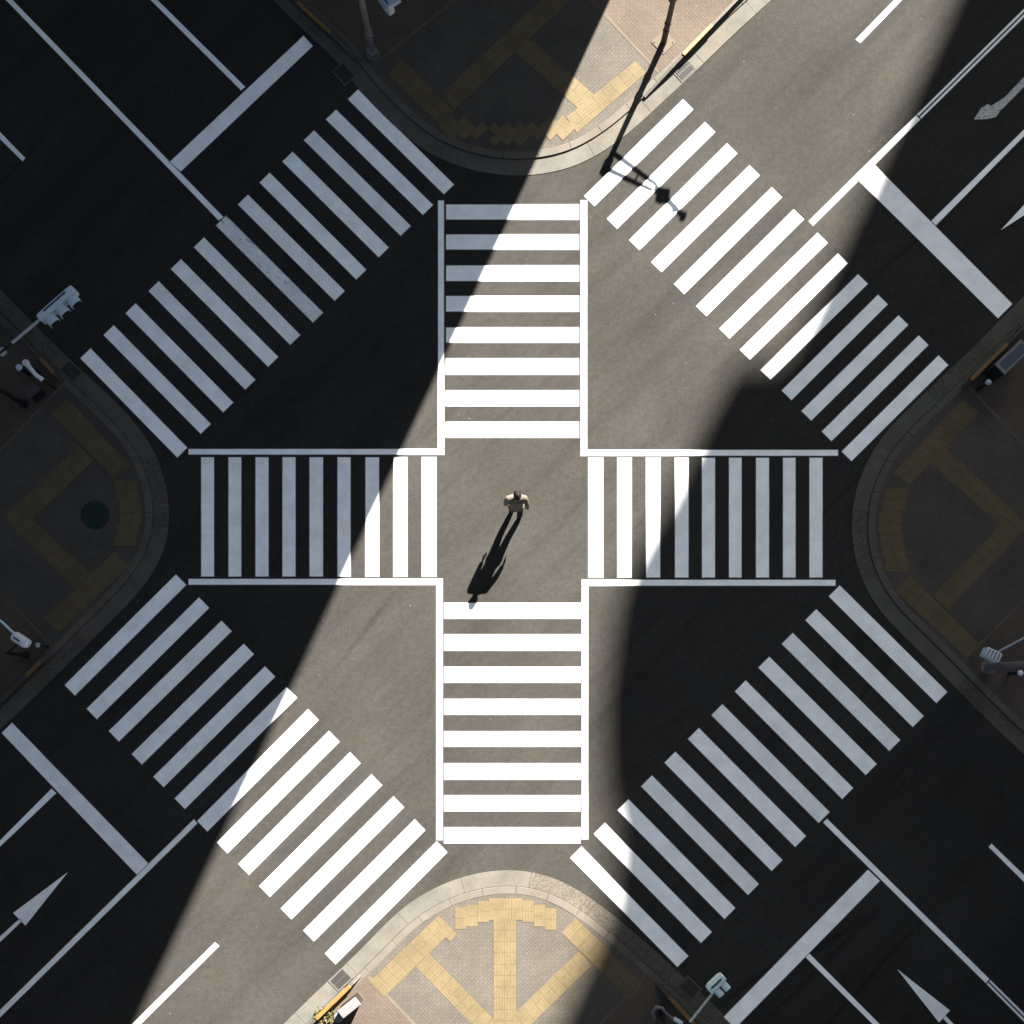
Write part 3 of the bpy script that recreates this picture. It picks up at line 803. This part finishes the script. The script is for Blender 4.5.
# dark small box beside the white pipe
c=P(32,391,.55); r=thing('meter_box','small dark grey box on the shaded left corner pavement near the bent pipe','meter box',(c.x,c.y,Z_P),rz=R(40))
m=MB(); m.box((0,0,.25),(.32,.18,.46)); m.build('body',M['iron'],r,bevel=.02)
m=MB(); m.box((0,0,.495),(.36,.22,.03)); m.build('lid',M['grate'],r,bevel=.008)

# weeds by the yellow rail
mb=MB(); c=P(325,1016,Z_P)
for i in range(150):
    a=random.uniform(0,2*math.pi); q=random.random()**.6*.24
    p=c+Vector((math.cos(a)*q*1.3,math.sin(a)*q,random.uniform(0,.10)))
    b_=random.uniform(0,2*math.pi); l=random.uniform(.04,.11); w=l*.28
    d=Vector((math.cos(b_),math.sin(b_),random.uniform(.1,.9))).normalized(); s=d.cross(Vector((0,0,1))).normalized()*w
    mb.face([p,p+d*l*.5+s,p+d*l,p+d*l*.5-s])
tag(mb.build('weed',M['leaf']),'tuft of yellowish weeds against the yellow-capped rail of the bottom corner','weed')

# ------------------------------------------------------------------ the person
def capsule(m,a,b,r0,r1,n=14,flat=None):
    a=Vector(a); b=Vector(b); ax=(b-a); L=ax.length
    ax = ax/L if L>1e-6 else Vector((0,0,1))
    pts=[];rs=[]
    for k in range(1,5):
        t=math.pi/2*(k/4-1); pts.append(a+ax*r0*math.sin(t)); rs.append(max(r0*math.cos(t),1e-4))
    pts=[a-ax*r0*.999]+pts; rs=[r0*.04]+rs
    for k in range(0,4):
        t=math.pi/2*k/4; pts.append(b+ax*r1*math.sin(t)); rs.append(r1*math.cos(t))
    pts.append(b+ax*r1*.999); rs.append(r1*.04)
    s0=len(m.v); m.tube(pts,rs,n)
    if flat:   # squash about the axis midpoint along one direction: (direction, factor)
        dr,f=Vector(flat[0]).normalized(),flat[1]; mid=(a+b)/2
        for i in range(s0,len(m.v)):
            v=Vector(m.v[i])-mid; k=v.dot(dr); v+=dr*(k*f-k); m.v[i]=tuple(v+mid)
def ell(m,c,rad,M3=None,nu=20,nv=12):
    M3=M3 or Matrix.Identity(3); c=Vector(c); s0=len(m.v)
    for j in range(nv+1):
        th=math.pi*j/nv
        for i in range(nu):
            ph=2*math.pi*i/nu
            m.v.append(tuple(c+M3@Vector((rad[0]*math.sin(th)*math.cos(ph),rad[1]*math.sin(th)*math.sin(ph),rad[2]*math.cos(th)))))
    for j in range(nv):
        for i in range(nu):
            m.f.append((s0+j*nu+i,s0+(j+1)*nu+i,s0+(j+1)*nu+(i+1)%nu,s0+j*nu+(i+1)%nu)); m.m.append(0); m.uv.append([(0,0)]*4)
def fuse(m,name,mat,parent,voxel,smooth_it=4):
    o=m.build(name,mat,parent)
    rm=o.modifiers.new('Remesh','REMESH'); rm.mode='VOXEL'; rm.voxel_size=voxel; rm.use_smooth_shade=True
    sm=o.modifiers.new('Smooth','SMOOTH'); sm.factor=.5; sm.iterations=smooth_it
    return o
feet=P(516.2,512.0,0)
man=thing('person','lone person in a cream top and dark trousers walking across the sunlit centre','person',(feet.x,feet.y,0),rz=R(2))
B=MB()
lean=.085
hipc=Vector((0,.015,.90)); chest=Vector((0,.10,1.27)); neck=Vector((.012,lean+.05,1.52)); head=Vector((.030,lean+.075,1.675))
hipL,hipR=Vector((-.090,.01,.86)),Vector((.090,.01,.86))
kneeL,kneeR=Vector((-.095,.09,.47)),Vector((.095,-.005,.46))
ankL,ankR=Vector((-.100,.05,.095)),Vector((.098,-.09,.10))
shL,shR=Vector((-.195,.115,1.425)),Vector((.195,.11,1.43))
elL,elR=Vector((-.250,.045,1.16)),Vector((.254,.01,1.165))
wrL,wrR=Vector((-.250,.06,.935)),Vector((.266,-.05,.935))
# trunk, neck, head
capsule(B,hipc+Vector((-.05,0,0)),hipc+Vector((.05,0,0)),.115,.115)
capsule(B,hipc,chest,.125,.14,flat=((0,1,0),.8)); capsule(B,(-.09,.105,1.35),(.09,.105,1.35),.11,.11)
capsule(B,(-.15,.115,1.43),(.15,.11,1.43),.065,.065)
capsule(B,(0,.10,1.42),neck+Vector((0,.01,.04)),.06,.055)
ell(B,head,(.074,.093,.112)); ell(B,head+Vector((0,.035,-.055)),(.055,.055,.06))
capsule(B,head+Vector((0,.09,.0)),head+Vector((0,.108,-.03)),.011,.016)           # nose
for s in (-1,1): ell(B,head+Vector((s*.078,-.005,-.01)),(.012,.024,.034))           # ears
capsule(B,head+Vector((-.022,.083,-.065)),head+Vector((.022,.083,-.065)),.009,.009)   # lips
capsule(B,head+Vector((-.04,.085,.022)),head+Vector((.04,.085,.022)),.010,.010)     # brow
# limbs
for hp_,kn,an in ((hipL,kneeL,ankL),(hipR,kneeR,ankR)):
    capsule(B,hp_,kn,.088,.056); capsule(B,kn,kn.lerp(an,.35)+Vector((0,-.012,0)),.056,.058); capsule(B,kn.lerp(an,.35)+Vector((0,-.012,0)),an,.057,.036)
    capsule(B,an+Vector((0,-.03,-.045)),an+Vector((0,.15,-.062)),.036,.030)
def hand(B,wr,side):
    d=Vector((side*.02,.05,-1)).normalized()
    fwd=Vector((0,1,0)); out=Vector((side,0,0))
    palm=wr+d*.055
    capsule(B,wr+d*.01,wr+d*.085,.028,.036,flat=((1,0,0),.62))
    for k,(o,l) in enumerate(((.030,.072),(.010,.082),(-.010,.076),(-.029,.060))):
        k0=wr+d*.095+fwd*o; k1=k0+d*l*.5+out*(-.008*1); k2=k1+(d+out*(-.45)).normalized()*l*.5
        capsule(B,k0-d*.02,k1,.0095,.009,8); capsule(B,k1,k2,.009,.0075,8)
    t0=wr+d*.03+fwd*.026; t1=t0+(d*.7+fwd*.8).normalized()*.045; t2=t1+(d+fwd*.2).normalized()*.035
    capsule(B,t0,t1,.013,.011,8); capsule(B,t1,t2,.011,.009,8)
for sh,el_,wr,s in ((shL,elL,wrL,-1),(shR,elR,wrR,1)):
    capsule(B,sh,el_,.054,.042); capsule(B,el_,wr,.043,.028); hand(B,wr,s)
fuse(B,'body',M['skin'],man,.0075,3)
# top
C=MB()
capsule(C,hipc+Vector((-.06,-.005,-.06)),hipc+Vector((.06,-.005,-.06)),.145,.145,flat=((0,1,0),.93))
capsule(C,hipc+Vector((0,0,.02)),chest,.165,.180,flat=((0,1,0),.80)); capsule(C,(-.10,.10,1.345),(.10,.10,1.345),.132,.132)
capsule(C,(-.165,.115,1.415),(.165,.11,1.42),.086,.086); capsule(C,(-.06,.105,1.455),(.06,.105,1.455),.068,.068)
capsule(C,(0,.11,1.46),(0,.125,1.50),.078,.070)
for sh,el_,wr in ((shL,elL,wrL),(shR,elR,wrR)):
    capsule(C,sh,el_,.080,.064); capsule(C,el_,el_.lerp(wr,.88),.064,.050)
fuse(C,'jacket',M['shirt'],man,.010,3)
T=MB()
capsule(T,hipc+Vector((-.05,0,-.05)),hipc+Vector((.05,0,-.05)),.128,.128)
for hp_,kn,an in ((hipL,kneeL,ankL),(hipR,kneeR,ankR)):
    capsule(T,hp_+Vector((0,0,-.02)),kn,.104,.078); capsule(T,kn,an+Vector((0,-.005,.02)),.078,.064)
fuse(T,'trousers',M['trousers'],man,.010,3)
for an,s in ((ankL,0),(ankR,1)):
    F=MB(); capsule(F,an+Vector((0,-.035,-.045)),an+Vector((0,.15,-.058)),.048,.042,flat=((0,0,1),.85))
    capsule(F,an+Vector((0,-.02,-.03)),an+Vector((0,-.02,.0)),.048,.046)
    # sole flat on the road
    for i,v in enumerate(F.v):
        if v[2]<.006: F.v[i]=(v[0],v[1],.006)
    fuse(F,'shoe',M['shoe'],man,.008,2)
Hh=MB()
ell(Hh,head+Vector((0,-.014,.028)),(.097,.110,.108)); ell(Hh,head+Vector((0,-.05,-.035)),(.080,.074,.082))
capsule(Hh,head+Vector((-.045,.062,.072)),head+Vector((.045,.062,.074)),.036,.036); capsule(Hh,head+Vector((-.035,.082,.05)),head+Vector((.04,.082,.052)),.022,.022)
for i in range(34):
    a=random.uniform(0,2*math.pi); e=random.uniform(.25,1.45); u=Vector((.084*math.cos(a)*math.cos(e),.098*math.sin(a)*math.cos(e)-.014,.103*math.sin(e)+.028))
    capsule(Hh,head+u*.93,head+u*1.03+Vector((random.uniform(-.02,.02),-.02,0)),.014,.008,8)
fuse(Hh,'hair',M['hair'],man,.0075,2)
for s in (-1,1):
    E=MB(); ell(E,head+Vector((s*.030,.083,.004)),(.012,.009,.009)); E.build('eye',M['eye'],man,smooth=True)

# ------------------------------------------------------------------ the buildings that throw the shade (outside the frame)
def windows(root,a,b,z0,floors,fh,n,w,h):
    """n windows a floor along the facade a->b (outside on the right hand)"""
    a=Vector((*a,0)); b=Vector((*b,0)); d=(b-a).normalized(); nn=Vector((d.y,-d.x,0)); L=(b-a).length
    rot=math.atan2(d.y,d.x)
    f=MB()
    for x in (-w/2,w/2): f.box((x,0,0),(.08,.10,h+.08))
    for z in (-h/2,h/2): f.box((0,0,z),(w-.083,.10,.08))
    g=MB(); g.box((0,.01,0),(w-.04,.03,h-.04))
    fo=f.build('window',M['frame'],root); go=g.build('pane',M['glass'],fo)
    first=True
    for k in range(floors):
        for i in range(n):
            p=a+d*(L*(i+.5)/n)+nn*.03; p.z=z0+fh*k+fh*.55
            o=fo if first else copy_tree(fo,root); first=False
            o.location=p; o.rotation_euler=(0,0,rot)
U=Vector((.9075,-.42)); V=-SAZ      # across the sun's rays, and along the shadows
O0=G(0,0)
def UV(u,v): return O0+U*(u/PPM)+V*(v/PPM)   # u, v in photo pixels, from the photo's upper left corner
# flatiron office on the top block: its right-hand corner throws the long left shadow edge
u0=554.0
PA=UV(u0,-528); PA2=G(258,-243); PA3=G(-742,-1243); PA4=UV(u0-6,-1560)
r=thing('office_building','tall office block on the top street corner','building',(PA.x,PA.y,Z_P))
m=MB(); m.prism([PA,PA2,PA3,PA4],Z_P+.006,34,bottom=True); o=m.build('wall',M['wall'],None)
m=MB(); 
pc=(PA+PA2+PA3+PA4)/4
m.prism([q.lerp(pc,.03) for q in (PA,PA2,PA3,PA4)],34.003,34.6); o2=m.build('roof',M['wall_dark'],None)
for q in (o,o2):
    q.parent=r; q.data.transform(Matrix.Translation((-PA.x,-PA.y,-Z_P)))
windows(r,(PA2-PA),(0,0),.5,8,4.0,5,1.5,2.2)
windows(r,(PA3-PA),(PA2-PA),.5,8,4.0,8,2.2,2.2)
# tower further up the same block: added top slab shaped to throw the right shadow edge, higher core
vb=-3500.0
def zz(v): return (v-vb)/PPM*TAN
r=thing('tower_building','high tower standing far back on the top block','building')
def slab(poly,v0,v1,name,mat):
    """poly in (u, z); extruded from v0 (towards the crossing) back to v1"""
    m=MB(); n=len(poly)
    f=[Vector((*UV(u-10,v0),z)) for u,z in poly]; k=[Vector((*UV(u-10,v1),z)) for u,z in poly]
    m.face(f); m.face(k[::-1])
    for i in range(n): m.face([f[i],k[i],k[(i+1)%n],f[(i+1)%n]])
    return m.build(name,mat,r)
slab([(875,Z_P+.006),(1460,Z_P+.006),(1460,zz(290)),(875,zz(290))],vb-3,vb-700,'wall',M['wall_dark'])
slab([(943,zz(290)+.003),(1457,zz(290)+.003),(1457,zz(1100)),(943,zz(1100))],vb-4,vb-500,'roof_core',M['wall_dark'])
slab([(889,zz(-118)),(1455,zz(-118)),(1455,zz(700)),(944,zz(700)),(948,zz(562)),(922,zz(493)),(880,zz(430)),(852,zz(368)),(822,zz(268)),(818,zz(235)),(825,zz(160)),(827,zz(60)),(831,zz(14)),(872,zz(-6))],vb+26,vb,'shadow_crown',M['wall'])
windows(r,UV(1450,vb+2),UV(890,vb+2),2,12,4.0,5,1.9,2.3)
base=UV(875,vb); 
for q in r.children:
    if q.name.startswith('window'): q.location-=Vector((base.x,base.y,Z_P))
    else: q.data.transform(Matrix.Translation((-base.x,-base.y,-Z_P)))
r.location=(base.x,base.y,Z_P)

for nm,lab,poly,hh in (  # unseen blocks added on the other corners to deepen the shade
    ('left','unseen dark office block added on the left street corner to screen off sky light',[(-190,512),(-330,290),(-2300,-1730),(-4500,512),(-2300,2700),(-330,740)],46),
    ('right','unseen dark office block added on the right street corner to screen off sky light',[(1225,512),(1360,300),(3300,-1640),(5500,512),(3300,2640),(1360,720)],46),
    ('bottom','unseen dark office block added on the bottom street corner to screen off sky light',[(512,1230),(300,1370),(-1700,3370),(512,5500),(2750,3370),(740,1370)],42)):
    w=[G(*p) for p in poly]; c=w[0]
    r=thing('office_building',lab,'building',(c.x,c.y,Z_P))
    m=MB(); m.prism([q-c for q in w],.006,hh,bottom=True); m.build('wall',M['cladding'],r)
    ctr=sum(w,Vector((0,0)))/len(w)
    m=MB(); m.prism([q.lerp(ctr,.02)-c for q in w],hh+.003,hh+1.1); m.build('roof',M['wall_dark'],r)
    for i in (0,len(w)-1):
        a,b=(w[1],w[0]) if i==0 else (w[0],w[-1])
        windows(r,a-c,b-c,.4,10,4.0,3,1.5,2.4)
# ------------------------------------------------------------------ light
w=bpy.data.worlds.new('World'); scene.world=w; w.use_nodes=True
nt=w.node_tree; bg=nt.nodes['Background']
sky=nt.nodes.new('ShaderNodeTexSky'); sky.sky_type='NISHITA'; sky.sun_disc=False
sky.sun_elevation=EL; sky.sun_rotation=math.atan2(SAZ.x,SAZ.y)
sky.air_density=.36; sky.dust_density=.7; sky.ozone_density=.3
sky_tint=nt.nodes.new('ShaderNodeMix'); sky_tint.data_type='RGBA'; sky_tint.blend_type='MULTIPLY'; sky_tint.inputs[0].default_value=1
sky_tint.inputs[7].default_value=(.75,.785,.70,1)          # tint that dims the sky light and takes out some blue
nt.links.new(sky.outputs[0],sky_tint.inputs[6]); nt.links.new(sky_tint.outputs[2],bg.inputs[0]); bg.inputs[1].default_value=0.05
sl=bpy.data.lights.new('sun','SUN'); sl.energy=5.0; sl.angle=R(.53); sl.color=(1,.95,.87)
so=bpy.data.objects.new('sun',sl); COL.objects.link(so)
so.rotation_euler=Vector((SAZ.x*math.cos(EL),SAZ.y*math.cos(EL),math.sin(EL))).to_track_quat('Z','Y').to_euler()
so.location=(10,20,30)

# ------------------------------------------------------------------ camera
cd=bpy.data.cameras.new('camera'); cam=bpy.data.objects.new('camera',cd); COL.objects.link(cam)
cam.location=(NAD.x,NAD.y,H); cam.rotation_euler=(0,0,0)
span=1024/PPM
cd.sensor_fit='HORIZONTAL'; cd.sensor_width=36; cd.lens=36*H/span
cd.shift_x=-NAD.x/span; cd.shift_y=-NAD.y/span
cd.clip_start=.5; cd.clip_end=2000
scene.camera=cam
vs=scene.view_settings; vs.view_transform='Standard'; vs.look='None'; vs.gamma=1; vs.use_curve_mapping=False
vs.exposure=3.51
scene.render.resolution_x=1024; scene.render.resolution_y=1024
